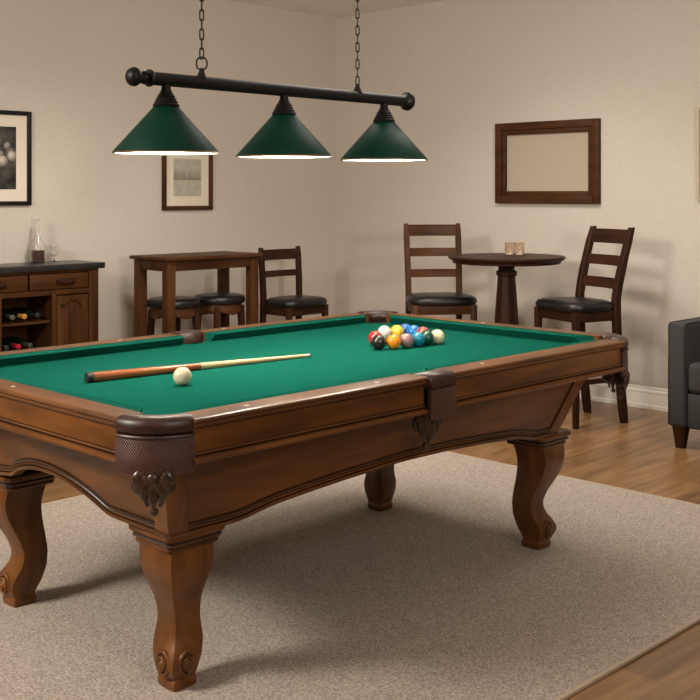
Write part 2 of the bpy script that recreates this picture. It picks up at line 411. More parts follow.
# pockets
def carving(b, c, ex, ez, en, s=1.0):
    """acanthus cluster: ex sideways, ez up, en outwards (unit vectors)"""
    c, ex, ez, en = Vector(c), Vector(ex), Vector(ez), Vector(en)
    def Q(u, v, w): return c+ex*u*s+ez*v*s+en*w*s
    for k, a in enumerate((-62, -42, -22, 0, 22, 42, 62)):
        ar = math.radians(a); Ln = .088-.0004*abs(a); pts = []; rd = []
        for i in range(9):
            t = i/8; r = Ln*t; cu = .018*math.sin(t*PI)+.014*t*t
            side = math.sin(ar)*r*(1.15-.75*t*t); pts.append(Q(side, .012-math.cos(ar*.75)*r, cu+.004)); rd.append(s*(.004+.0085*math.sin(min(1, t*1.15)*PI)**.8))
        tube(b, pts, rd, n=8, flat=0.8, up=en)
    for sg in (-1, 1):     # outer curls
        pts = []; rd = []
        for i in range(22):
            t = i/21; a = PI*.5+t*3.2*PI; r = .017*(1-.75*t)
            pts.append(Q(sg*(.026+r*math.cos(a)*1.0), -.024+r*math.sin(a)*1.25, .014+.010*t)); rd.append(s*(.0055-.0025*t))
        tube(b, pts, rd, n=8, up=en)
    for u, v, w, r in ((0, -.012, .024, .013), (-.010, -.034, .026, .008), (.010, -.034, .026, .008), (0, -.052, .024, .009), (0, -.076, .014, .008)):
        p = Q(u, v, w); ball(b, p, r*s, u=12, v=8)
def corner_pocket(qx, qy, sx, sy):
    """qx,qy pocket centre; sx,sy direction of the table corner"""
    R = .137
    def P(rad, a, z):   # a: 0..1 from the long-rail end to the short-rail end
        an = a*PI/2; return (qx+sx*rad*math.sin(an), qy+sy*rad*math.cos(an), z)
    n = 26; b = BM(); rings = []
    for i in range(-1, n+2):
        a = min(max(i/n, -.02), 1.02); k = 1 if 0 <= i <= n else .82
        ring = []
        for j in range(14):
            t = 2*PI*j/14; ring.append(P(R-.030+k*.0335*math.copysign(abs(math.cos(t))**.8, math.cos(t)), a, .783+k*.0255*math.copysign(abs(math.sin(t))**.8, math.sin(t))))
        rings.append(ring)
    loft(b, rings); rl = obj('pocket_roll', b, LEATHER, tbl, smooth=60)
    b = BM(); rings = []
    for i in range(n+1):
        a = i/n; e = .004*math.sin(a*PI)
        rings.append([P(R-.004-e, a, .668), P(R-.001, a, .667), P(R+.001, a, .670), P(R+.002, a, .715), P(R-.001, a, .762), P(R-.012, a, .765), P(R-.012, a, .668)])
    loft(b, rings); obj('pocket_skirt', b, WEAVE, rl, smooth=50)
    b = BM(); rings = []
    for i in range(n+1):
        a = i/n; rings.append([P(R-.012, a, .757), P(R+.003, a, .757), P(R+.0045, a, .760), P(R+.003, a, .763), P(R-.012, a, .763)])
    loft(b, rings); obj('piping', b, LEATHER, rl)
    b = BM(); lathe(b, [(.002, .690), (.056, .695), (.060, .72), (.060, .764), (.064, .764), (.064, .69), (.002, .684)], (qx-sx*.012, qy-sy*.012, 0), cap=False); obj('pocket_cup', b, DARKHOLE, rl)
    d = 1/math.sqrt(2); en = (sx*d, sy*d, 0); ex = (d*sy, -d*sx, 0)
    b = BM(); carving(b, (qx+sx*.066, qy+sy*.066, .676), ex, (0, 0, 1), en, 1.35)
    carving(b, (qx+sx*.064, qy+sy*.064, .672), (en[0], en[1], 0), (0, 0, 1), (-ex[0], -ex[1], 0), 1.05)
    obj('carved_ornament', b, CARVED, rl, smooth=60)
for sx, sy in ((-1, -1), (1, -1), (-1, 1), (1, 1)):
    corner_pocket(.137 if sx < 0 else L-.137, .150 if sy < 0 else Wd-.150, sx, sy)
def side_pocket(cx, side):
    hw = .061; b = BM(); rings = []
    def S(a, t, z): return side_pt(side, a, t, z)
    for a in (-hw, -hw+.004, 0, hw-.004, hw):
        k = .8 if abs(a) == hw else 1
        ring = [(.072, .760), (.072, .797), (.06, .804), (.03, .8055), (.004, .803), (-.006, .797), (-.0115, .785), (-.0115, .770), (-.006, .760)]
        rings.append([S(cx+a, .03+(t-.03)*k, .782+(z-.782)*k) for t, z in ring])
    loft(b, rings); rl = obj('pocket_roll', b, LEATHER, tbl, smooth=60)
    b = BM(); rings = []
    for i in range(13):
        a = -hw+.002+(2*hw-.004)*i/12; e = .004*(1-(a/hw)**2)
        rings.append([S(cx+a, -.008-e, .760), S(cx+a, -.009-e, .715), S(cx+a, -.007-e, .668), S(cx+a, .004, .667), S(cx+a, .004, .76)])
    loft(b, rings); obj('pocket_skirt', b, WEAVE, rl, smooth=50)
    b = BM(); lathe(b, [(.002, .690), (.044, .695), (.048, .72), (.048, .764), (.051, .764), (.051, .69), (.002, .684)], S(cx, .078, 0), cap=False); obj('pocket_cup', b, DARKHOLE, rl)
    b = BM(); sgn = -1 if side == 'near' else 1
    carving(b, S(cx+.006, .091, .690), (1, 0, 0), (0, 0, 1), (0, sgn, 0), 1.6); obj('carved_ornament', b, CARVED, rl, smooth=60)
side_pocket(SPN, 'near'); side_pocket(SPF, 'far')

# ------------------------------------------------------------------ balls and cue
BR = .0285
def cr(r, d):   # (right, depth) offsets seen from the standing point -> room x, y
    s, c = math.sin(.7935), math.cos(.7935); return (-1.529+d*s+r*c, -2.164+d*c-r*s)
def mkball(xy, color, label, stripe=None):
    m = plain('ball_resin', tuple(c*.82 for c in color), 0.22, coat=0.2)
    b = BM(); ball(b, (xy[0], xy[1], BED+BR), BR, u=32, v=20)
    return tag(obj('billiard_ball', b, m, loc=(xy[0], xy[1], BED), smooth=180), label, 'ball', 'billiard balls on the green cloth')
mkball((.518, .571), (.80, .66, .46), 'cream white cue ball alone beside the cue stick on the green cloth')
BALLS = [(.108, 4.150, (.022, .018, .018), 'black ball at the near left end of the cluster'),
 (.165, 4.166, (.85, .27, .01), 'orange ball in the front row between the black and mauve balls'),
 (.215, 4.196, (.30, .18, .18), 'dull mauve ball in the front row, right of the orange one'),
 (.260, 4.232, (.005, .22, .34), 'turquoise ball in the front row between mauve and dark green'),
 (.298, 4.275, (.006, .075, .045), 'dark green ball in the front row next to the cream one'),
 (.342, 4.313, (.80, .68, .45), 'cream ball at the right end of the ball cluster'),
 (.098, 4.270, (.45, .03, .025), 'red ball mostly hidden behind the black one'),
 (.139, 4.440, (.72, .66, .60), 'white ball in the back row at the left of the cluster'),
 (.190, 4.460, (.78, .50, .03), 'yellow ball in the back row behind the orange one'),
 (.226, 4.508, (.01, .12, .42), 'deep blue ball in the back row beside the yellow one'),
 (.258, 4.458, (.015, .17, .50), 'brighter blue ball in the back row behind the turquoise one'),
 (.292, 4.408, (.28, .07, .06), 'maroon ball in the back row behind the dark green one')]
for r, d, c, lab in BALLS: mkball(cr(r, d), c, lab)

p0 = Vector((.336, .820, BED+.0165)); p1 = Vector((1.199, .722, BED+.0062))
cue = thing('cue_stick', 'pool cue lying on the green cloth, reddish butt and pale maple shaft', 'cue', (p0.x, p0.y, BED), 0)
def along(t): return p0+(p1-p0)*t
def crad(t): return .0163-(.0163-.0058)*t
def seg(t0, t1, k=1.0):
    b = BM(); tube(b, [along(t0+(t1-t0)*i/6) for i in range(7)], [crad(t0+(t1-t0)*i/6)*k for i in range(7)], n=20); return b
obj('bumper', seg(0, .022, .98), plain('black_rubber', (.012, .012, .012), .6), cue)
obj('butt', seg(.022, .47), BUTT, cue); obj('shaft', seg(.47, .972), MAPLE, cue)
obj('ferrule', seg(.972, .992), PEARL, cue); obj('cue_tip', seg(.992, 1.0), plain('tip_leather', (.25, .14, .07), .8), cue)

# ------------------------------------------------------------------ hanging lamp
lamp = thing('billiard_lamp', 'black bar pendant with three green cone shades hanging over pool table on chains', 'pendant lamp', (1.065, .71, CH))
BZ = 1.716; LYc = .71
b = BM(); tube(b, [(.50, LYc, BZ), (1.1, LYc, BZ), (1.712, LYc, BZ)], .0215, n=24); obj('bar', b, BLACK, lamp)
b = BM(); ball(b, (.436, LYc, BZ), .030, sx=.85); lathe(b, [(.010, .448), (.013, .46), (.019, .466), (.021, .472), (.013, .478), (.013, .486), (.026, .488), (.028, .494), (.026, .500), (.021, .503), (.0206, .51)], (0, LYc, BZ), axis='x'); obj('finial', b, BLACK, lamp)
b = BM(); lathe(b, [(.0206, 1.68), (.022, 1.692), (.030, 1.702), (.036, 1.707), (.037, 1.715), (.034, 1.721), (.022, 1.725), (.012, 1.727)], (0, LYc, BZ), axis='x'); obj('finial', b, BLACK, lamp)
def chain(x, zend, first, ring):
    b = BM()
    lathe(b, [(.020, BZ+.014), (.014, BZ+.026), (.008, BZ+.040), (.006, BZ+.048)], (x, LYc, 0)); obj('chain_mount', b, BLACK, lamp)
    b = BM(); z = BZ+.044
    def link(zc, h, w, r, turn):
        pts = []
        for k in range(16):
            a = 2*PI*k/16; u = w*math.cos(a); v = (h-w)*(1 if math.sin(a) > .01 else -1 if math.sin(a) < -.01 else 0)+w*math.sin(a)
            c, s = math.cos(turn), math.sin(turn); pts.append((x+u*c, LYc+u*s, zc+v))
        tube(b, pts, r, n=6, closed=True, up=(-math.sin(turn), math.cos(turn), 0))
    if ring: link(z+.019, .021, .0175, .0028, -.79); z += .036
    i = 0; p = .0185
    while z < zend-.01:
        link(z+p*.85, p, .0062, .0024, -.79 + (PI/2 if i % 2 else .15)); z += 2*p-.0055; i += 1
    obj('chain', b, BLACK, lamp)
    b = BM(); lathe(b, [(.004, CH-.05), (.012, CH-.045), (.018, CH-.02), (.055, CH-.012), (.060, CH)], (x, LYc, 0)); obj('ceiling_canopy', b, BLACK, lamp)
chain(.70, CH-.03, 0, True); chain(1.432, CH-.03, 0, False)
def lampshade(x):
    zr, zt = 1.481, 1.629
    b = BM(); lathe(b, [(.167, zr), (.1685, zr+.002), (.168, zr+.005), (.1165, zr+.0625), (.040, zt), (.036, zt), (.113, zr+.0625), (.1635, zr+.004), (.165, zr)], (x, LYc, 0), n=64, cap=False)
    s = obj('shade', b, SHADE, lamp, smooth=60)
    b = BM(); lathe(b, [(.1645, zr+.0015), (.1625, zr+.003), (.111, zr+.0615), (.035, zt-.004), (.001, zt-.004)], (x, LYc, 0), n=64, cap=False)
    tag(obj('reflector', b, INNER, s, smooth=60), 'white enamelled inside of the shade')
    b = BM(); lathe(b, [(.168, zr+.005), (.1695, zr+.003), (.1695, zr), (.1675, zr-.001), (.165, zr), (.166, zr+.003)], (x, LYc, 0), n=64, cap=False); obj('shade_rim', b, plain('bronze_rim', (.09, .05, .025), .4, metal=.6), s)
    b = BM(); pr = [(.040, zt-.001), (.043, zt+.001)]
    for i in range(4):
        r = .041-.0045*i; z = zt+.003+i*.009; pr += [(r, z), (r+.0015, z+.003), (r, z+.006), (r-.003, z+.0075)]
    pr += [(.021, zt+.045), (.016, zt+.053), (.013, BZ-.012)]
    lathe(b, pr, (x, LYc, 0), n=40); obj('socket_cup', b, BLACK, lamp, smooth=40)
    b = BM(); lathe(b, [(.001, 1.492), (.014, 1.494), (.024, 1.501), (.030, 1.514), (.029, 1.528), (.020, 1.548), (.014, 1.560), (.013, 1.620)], (x, LYc, 0), n=24)
    obj('bulb', b, plain('lit_bulb', (1, 1, 1), .5, emit=(1, .86, .66), estr=9), lamp)
    l = bpy.data.lights.new('bulb_light', 'POINT'); l.energy = BULB_POWER; l.color = (1, .90, .76); l.shadow_soft_size = .03
    o = bpy.data.objects.new('bulb_light', l); COL.objects.link(o); o.location = (x-1.065, 0, 1.489-CH); o.parent = lamp
for x in (.558, 1.062, 1.578): lampshade(x)

# ------------------------------------------------------------------ pictures
def picture(name, label, side, a0, a1, z0, z1, fw, fmat, art, mat_w, step=0.0, t=.022):
    """side 'left' lies on wall y=LY (a = x), 'right' on wall x=RX (a = y, written from smaller to larger)"""
    c = ((a0+a1)/2, LY-.001, (z0+z1)/2) if side == 'left' else (RX-.001, (a0+a1)/2, (z0+z1)/2)
    th = thing(name, label, 'picture', c)
    def bx(b, p0, p1, q0, q1, d0, d1, bev=.0):
        if side == 'left': box(b, p0, p1, LY-.001-d1, LY-.001-d0, q0, q1, bev)
        else: box(b, RX-.001-d1, RX-.001-d0, p0, p1, q0, q1, bev)
    b = BM()
    for p0, p1, q0, q1 in ((a0, a0+fw, z0, z1), (a1-fw, a1, z0, z1), (a0+fw*.98, a1-fw*.98, z0, z0+fw), (a0+fw*.98, a1-fw*.98, z1-fw, z1)): bx(b, p0, p1, q0, q1, 0, t, .002)
    if step:
        e = fw; f2 = fw+step
        for p0, p1, q0, q1 in ((a0+e, a0+f2, z0+e, z1-e), (a1-f2, a1-e, z0+e, z1-e), (a0+f2, a1-f2, z0+e, z0+f2), (a0+f2, a1-f2, z1-f2, z1-e)): bx(b, p0, p1, q0, q1, 0, t*.62, .0015)
    obj('frame', b, fmat, th, smooth=30)
    e = fw+step-.002
    if mat_w:
        b = BM(); bx(b, a0+e, a1-e, z0+e, z1-e, .001, .006); obj('mat_board', b, MAT_BOARD, th, smooth=0)
    b = BM(); e += mat_w; bx(b, a0+e, a1-e, z0+e, z1-e, .002, .0072 if mat_w else .006); obj('print', b, art, th, smooth=0)
    return th
def N_(t):
    def M(op, a, c=None, d=None):
        n = t.nodes.new('ShaderNodeMath'); n.operation = op
        for i, v in enumerate((a, c, d)):
            if v is None: continue
            if isinstance(v, (int, float)): n.inputs[i].default_value = v
            else: t.links.new(v, n.inputs[i])
        return n.outputs[0]
    return M
def balls_art():
    m, t, bs = nt('balls_photograph_print'); setp(bs, rough=.35); M = N_(t); L_ = t.links.new
    co = t.nodes.new('ShaderNodeTexCoord'); sp = t.nodes.new('ShaderNodeSeparateXYZ'); L_(co.outputs['Object'], sp.inputs[0]); X, Z = sp.outputs[0], sp.outputs[2]
    n = t.nodes.new('ShaderNodeTexNoise'); n.inputs['Scale'].default_value = 9; L_(co.outputs['Object'], n.inputs['Vector'])
    v = M('MULTIPLY', M('SUBTRACT', n.outputs['Fac'], .32), .22)
    for bx_, bz_, r, br in ((.122, .035, .030, .22), (.05, .10, .035, .10), (.10, .075, .024, .35), (.02, .03, .034, .5), (.05, .02, .026, .4), (.135, .0, 0.0, 0), (-.05, .06, .034, .4), (-.09, .0, .036, .5), (.07, -.02, .034, .6), (.132, .012, .032, .62), (-.02, -.03, .036, .45)):
        if r == 0: continue
        dx = M('SUBTRACT', X, bx_); dz = M('SUBTRACT', Z, bz_)
        d = M('DIVIDE', M('SQRT', M('ADD', M('MULTIPLY', dx, dx), M('MULTIPLY', dz, dz))), r)
        inside = M('LESS_THAN', d, 1.0)
        hx = M('SUBTRACT', dx, -.2*r); hz = M('SUBTRACT', dz, .3*r); hd = M('DIVIDE', M('SQRT', M('ADD', M('MULTIPLY', hx, hx), M('MULTIPLY', hz, hz))), r*1.35)
        val = M('MULTIPLY', M('MAXIMUM', M('SUBTRACT', 1.0, M('MULTIPLY', hd, .9)), .04), br)
        v = M('ADD', M('MULTIPLY', v, M('SUBTRACT', 1.0, inside)), M('MULTIPLY', val, inside))
    cb = t.nodes.new('ShaderNodeCombineXYZ'); L_(v, cb.inputs[0]); L_(M('MULTIPLY', v, .9), cb.inputs[1]); L_(M('MULTIPLY', v, .76), cb.inputs[2]); L_(cb.outputs[0], bs.inputs['Base Color'])
    return m
def treeline_art():
    m, t, bs = nt('misty_treeline_print'); setp(bs, rough=.5); M = N_(t); L_ = t.links.new
    co = t.nodes.new('ShaderNodeTexCoord'); sp = t.nodes.new('ShaderNodeSeparateXYZ'); L_(co.outputs['Object'], sp.inputs[0]); Z = sp.outputs[2]
    mp = t.nodes.new('ShaderNodeMapping'); mp.inputs['Scale'].default_value = (90, 1, 12); n = t.nodes.new('ShaderNodeTexNoise'); n.inputs['Scale'].default_value = 1; n.inputs['Detail'].default_value = 5
    L_(co.outputs['Object'], mp.inputs[0]); L_(mp.outputs[0], n.inputs['Vector'])
    zl = -.018; up = M('SUBTRACT', Z, zl)
    mask = M('MULTIPLY', M('GREATER_THAN', up, 0.0), M('MAXIMUM', M('SUBTRACT', 1.0, M('DIVIDE', up, .085)), 0.0))
    dark = M('MULTIPLY', mask, M('MULTIPLY', M('MAXIMUM', M('SUBTRACT', n.outputs['Fac'], .26), 0.0), 2.1))
    n2 = t.nodes.new('ShaderNodeTexNoise'); n2.inputs['Scale'].default_value = 16; L_(co.outputs['Object'], n2.inputs['Vector'])
    base = M('ADD', .30, M('MULTIPLY', n2.outputs['Fac'], .22))
    v = M('MULTIPLY', base, M('SUBTRACT', 1.0, M('MINIMUM', dark, .9)))
    cb = t.nodes.new('ShaderNodeCombineXYZ'); L_(v, cb.inputs[0]); L_(M('MULTIPLY', v, .93), cb.inputs[1]); L_(M('MULTIPLY', v, .76), cb.inputs[2]); L_(cb.outputs[0], bs.inputs['Base Color'])
    return m
LINEN = noisy('linen_panel', (.36, .295, .225), (.45, .375, .285), nscale=160, rough=.95, detail=3, bump=.25)
picture('framed_picture', 'black framed monochrome photograph of pool balls above the wine cabinet', 'left', 1.50, 2.02, 1.281, 1.872, .026, BLACK, balls_art(), .076)
picture('framed_picture', 'small brown framed misty treeline print behind the left lamp shade', 'left', 3.030, 3.470, 1.238, 1.70, .030, DZ, treeline_art(), .070)
picture('framed_picture', 'wide brown wooden frame around blank beige linen above the round table', 'right', 1.708, 2.542, 1.288, 1.846, .050, DY, LINEN, 0, step=.034, t=.035)
PALE = plain('pale_canvas', (.50, .42, .32), .9)
th = picture('framed_picture', 'edge of a pale beige canvas on the right wall above the armchair', 'right', .45, 1.032, 1.315, 1.882, .02, PALE, PALE, 0, t=.025)

# ------------------------------------------------------------------ wine cabinet
cab = thing('wine_cabinet', 'brown wooden wine cabinet with black top against the left wall', 'cabinet', (1.62, 3.98, 0))
cx0, cx1, fy, by = .93, 2.305, 3.845, LY-.022
b = BM(); box(b, .895, 2.345, 3.815, by, .885, .922, .004); tag(obj('countertop', b, SLATE, cab), 'black stone top')
b = BM(); bay0, bay1 = 1.649, 1.982      # open bottle bay
zb0, zb1 = .10, .735
box(b, cx0, cx0+.02, fy, by-.002, .0, .884); box(b, cx1-.02, cx1, fy, by-.002, .0, .884)
box(b, cx0+.02, cx1-.02, by-.014, by-.002, .08, .884)
box(b, cx0+.02, cx1-.02, fy+.02, by-.014, .08, .10); box(b, cx0+.02, cx1-.02, fy+.02, by-.014, .745, .765)
for x in (bay0-.02, bay1): box(b, x, x+.02, fy+.01, by-.014, .1, .745)
obj('body', b, CZ, cab, smooth=0)
b = BM()
for x0, x1 in ((cx0, cx0+.05), (cx1-.066, cx1+.002), (bay0-.045, bay0), (bay1, bay1+.030)): box(b, x0, x1, fy-.012, fy+.010, .0 if x0 in (cx0, cx1-.066) else .08, .884 if x0 in (cx0, cx1-.066) else .745, .002)
for z0, z1 in ((.868, .884), (.735, .768), (.06, .10)): box(b, cx0+.05, cx1-.066, fy-.010, fy+.008, z0, z1, .002)
obj('face_frame', b, CZ, cab, smooth=30)
KNOB = plain('dark_bronze', (.03, .02, .012), .35, metal=.8)
for x0, x1 in ((.985, 1.395), (1.405, 1.815), (1.828, 2.228)):
    b = BM(); box(b, x0, x1, fy-.018, fy-.002, .772, .864, .003); d = obj('drawer', b, CX, cab, smooth=30)
    b = BM(); c = x0+(x1-x0)*.6 if x0 > 1.7 else (x0+x1)/2
    tube(b, [(c-.062, fy-.019, .815), (c-.055, fy-.034, .822), (c-.02, fy-.038, .812), (c+.02, fy-.038, .812), (c+.055, fy-.034, .822), (c+.062, fy-.019, .815)], [.004, .006, .008, .008, .006, .004], n=8, flat=1.4)
    box(b, c-.066, c+.066, fy-.022, fy-.017, .797, .838, .003); obj('drawer_pull', b, CZ if False else EX, d)
for x0, x1, kn in ((.985, 1.60, 1.57), (2.014, 2.230, 2.042)):
    b = BM(); z0, z1 = .10, .728; w = .042
    box(b, x0, x1, fy-.008, fy-.001, z0, z1, .001)
    box(b, x0, x0+w, fy-.018, fy-.006, z0, z1, .003); box(b, x1-w, x1, fy-.018, fy-.006, z0, z1, .003); box(b, x0+w, x1-w, fy-.018, fy-.006, z0, z0+w, .003)
    n = 16; top = []; xs = [x0+w+(x1-x0-2*w)*i/n for i in range(n+1)]
    rings = [[(x, yy, zz) for yy, zz in ((fy-.018, z1), (fy-.018, z1-.065+.035*math.sin(PI*i/n)), (fy-.006, z1-.065+.035*math.sin(PI*i/n)), (fy-.006, z1))] for i, x in enumerate(xs)]
    loft(b, rings); d = obj('cabinet_door', b, CZ, cab, smooth=30)
    b = BM(); lathe(b, [(.003, .0), (.004, -.010), (.009, -.014), (.009, -.019), (.003, -.022)], (kn, fy-.017, .672), n=16, axis='y'); obj('knob', b, KNOB, d)
for z in (.565, .388):
    b = BM(); box(b, bay0, bay1, fy+.02, by-.014, z, z+.015, .001); obj('bottle_shelf', b, CX, cab, smooth=0)
WGL = plain('dark_green_glass', (.006, .012, .006), .12, coat=.5)
def wine_bottle(x, z, foil, label):
    t = thing('wine_bottle', label, 'bottle', (x, fy+.17, z), group='wine bottles lying in the cabinet bay')
    b = BM(); lathe(b, [(.004, .135), (.030, .133), (.036, .125), (.036, -.03), (.030, -.055), (.016, -.075), (.0135, -.09)], (x, fy+.17, z+.0365), n=24, axis='y'); obj('bottle_body', b, WGL, t)
    b = BM(); lathe(b, [(.0145, -.088), (.0145, -.145), (.016, -.147), (.016, -.155), (.012, -.157), (.002, -.157)], (x, fy+.17, z+.0365), n=20, axis='y')
    obj('foil_capsule', b, plain('foil', foil, .35, metal=.3), t)
for x, z, f, lab in ((1.900, .580, (.02, .02, .02), 'dark wine bottle with black foil, rightmost on the upper cabinet shelf'),
                     (1.735, .580, (.10, .09, .06), 'dark wine bottle with grey foil, leftmost on the upper cabinet shelf'),
                     (1.812, .580, (.55, .26, .04), 'dark wine bottle with golden foil lying on the upper cabinet shelf'),
                     (1.695, .403, (.03, .03, .03), 'dark wine bottle with black foil lying on the lower cabinet shelf'),
                     (1.850, .403, (.05, .06, .04), 'dark wine bottle with dull green foil lying on the lower shelf'),
                     (1.773, .403, (.45, .012, .03), 'dark wine bottle with red foil lying on the lower cabinet shelf')):
    wine_bottle(x, z, f, lab)
TOPZ = .922
dx_, dy_ = 2.02, 4.075
dec = thing('liquor_bottle', 'clear long necked glass bottle of brown liquor on the black cabinet top', 'bottle', (dx_, dy_, TOPZ))
b = BM(); lathe(b, [(.002, .004), (.040, .001), (.046, .006), (.046, .105), (.040, .125), (.020, .160), (.0135, .178), (.0125, .262), (.015, .264), (.015, .276), (.0115, .276), (.0105, .178), (.017, .157), (.037, .122), (.0435, .104), (.0435, .010), (.002, .010)], (dx_, dy_, TOPZ), n=32, cap=False); obj('glass_body', b, GLASS, dec, smooth=50)
b = BM(); lathe(b, [(.001, .0105), (.0430, .0105), (.0430, .078), (.001, .078)], (dx_, dy_, TOPZ), n=32); obj('liquor', b, plain('amber_liquor', (.09, .022, .008), .1, trans=.35, ior=1.33), dec)
gx, gy = 2.135, 4.075
wg = thing('wine_glass', 'empty stemmed glass beside the liquor bottle on the black cabinet top', 'glass', (gx, gy, TOPZ))
b = BM(); lathe(b, [(.001, .038), (.020, .043), (.031, .058), (.033, .075), (.028, .108), (.0268, .108), (.0317, .075), (.0297, .059), (.019, .0445), (.001, .040)], (gx, gy, TOPZ), n=32, cap=False); obj('bowl', b, GLASS, wg, smooth=60)
b = BM(); lathe(b, [(.030, .0), (.030, .002), (.008, .005), (.0035, .010), (.0035, .030), (.008, .037), (.012, .0395)], (gx, gy, TOPZ), n=24); obj('stem', b, GLASS, wg, smooth=60)

# ------------------------------------------------------------------ rectangular pub table with stools
tx0, tx1, ty0, ty1 = 2.58, 3.375, 3.485, 3.90
pt = thing('pub_table', 'tall rectangular dark wooden table standing by the left wall over two stools', 'table', ((tx0+tx1)/2, (ty0+ty1)/2, 0))
b = BM(); box(b, tx0, tx1, ty0, ty1, .930, .952, .004); obj('tabletop', b, DX, pt, smooth=30)
i_ = .022; lw = .062
for x, y in ((tx0+i_, ty0+i_), (tx1-i_-lw, ty0+i_), (tx0+i_, ty1-i_-lw), (tx1-i_-lw, ty1-i_-lw)):
    b = BM(); box(b, x, x+lw, y, y+lw, 0, .931, .003); obj('leg', b, DZ, pt, smooth=30)
b = BM()
for x0, x1, y0, y1 in ((tx0+i_+lw-.002, tx1-i_-lw+.002, ty0+i_+.006, ty0+i_+.028), (tx0+i_+lw-.002, tx1-i_-lw+.002, ty1-i_-.028, ty1-i_-.006), (tx0+i_+.006, tx0+i_+.028, ty0+i_+lw-.002, ty1-i_-lw+.002), (tx1-i_-.028, tx1-i_-.006, ty0+i_+lw-.002, ty1-i_-lw+.002)):
    box(b, x0, x1, y0, y1, .862, .930, .002)
obj('table_apron', b, DX, pt, smooth=30)
def cushion(b, w, d, z0, h, e=4, n=48, wf=None, cy=0, cx=0):
    rings = []
    for s, z in ((.90, z0), (.975, z0+.10*h), (1.0, z0+.35*h), (.995, z0+.55*h), (.95, z0+.78*h), (.84, z0+.92*h), (.62, z0+.985*h), (.3, z0+h), (.02, z0+h)):
        ring = []
        for i in range(n):
            a = 2*PI*i/n; ca, sa = math.cos(a), math.sin(a); k = 1/((abs(ca)**e+abs(sa)**e)**(1/e))
            x, y = ca*k*w/2*s, sa*k*d/2*s
            if wf: x *= 1+wf*(y/d)
            ring.append((cx+x, cy+y, z))
        rings.append(ring)
    loft(b, rings)
def stool(loc, label):
    t = thing('bar_stool', label, 'stool', loc, local=True, group='backless stools under the pub table')
    b = BM(); cushion(b, .34, .34, .615, .062, e=2.2); obj('seat', b, BLEATHER, t, smooth=60)
    b = BM(); rings = []
    for h, z in ((.145, .555), (.152, .558), (.152, .612), (.148, .617)):
        rings.append([(h*math.cos(2*PI*i/36), h*math.sin(2*PI*i/36), z-(.0 if z > .6 else .012*math.cos(4*2*PI*i/36))) for i in range(36)])
    loft(b, rings); obj('seat_rim', b, DX, t, smooth=50)
    for sx in (-1, 1):
        for sy in (-1, 1):
            b = BM(); beam(b, (sx*.100, sy*.100, .600), (sx*.125, sy*.125, 0), .038, .038, up=(0, 1, 0), bev=.003, w1=.03, d1=.03); obj('leg', b, EZ, t, smooth=30)
    b = BM()
    for s in (-1, 1):
        beam(b, (-.118, s*.118, .20), (.118, s*.118, .20), .018, .028); beam(b, (s*.115, -.118, .26), (s*.115, .118, .26), .018, .028)
    obj('stretcher', b, EX, t, smooth=30)
    return t
stool((2.80, 3.715, 0), 'left stool with round black leather seat under the rectangular pub table')
stool((3.175, 3.705, 0), 'right stool with round black leather seat under the rectangular pub table')

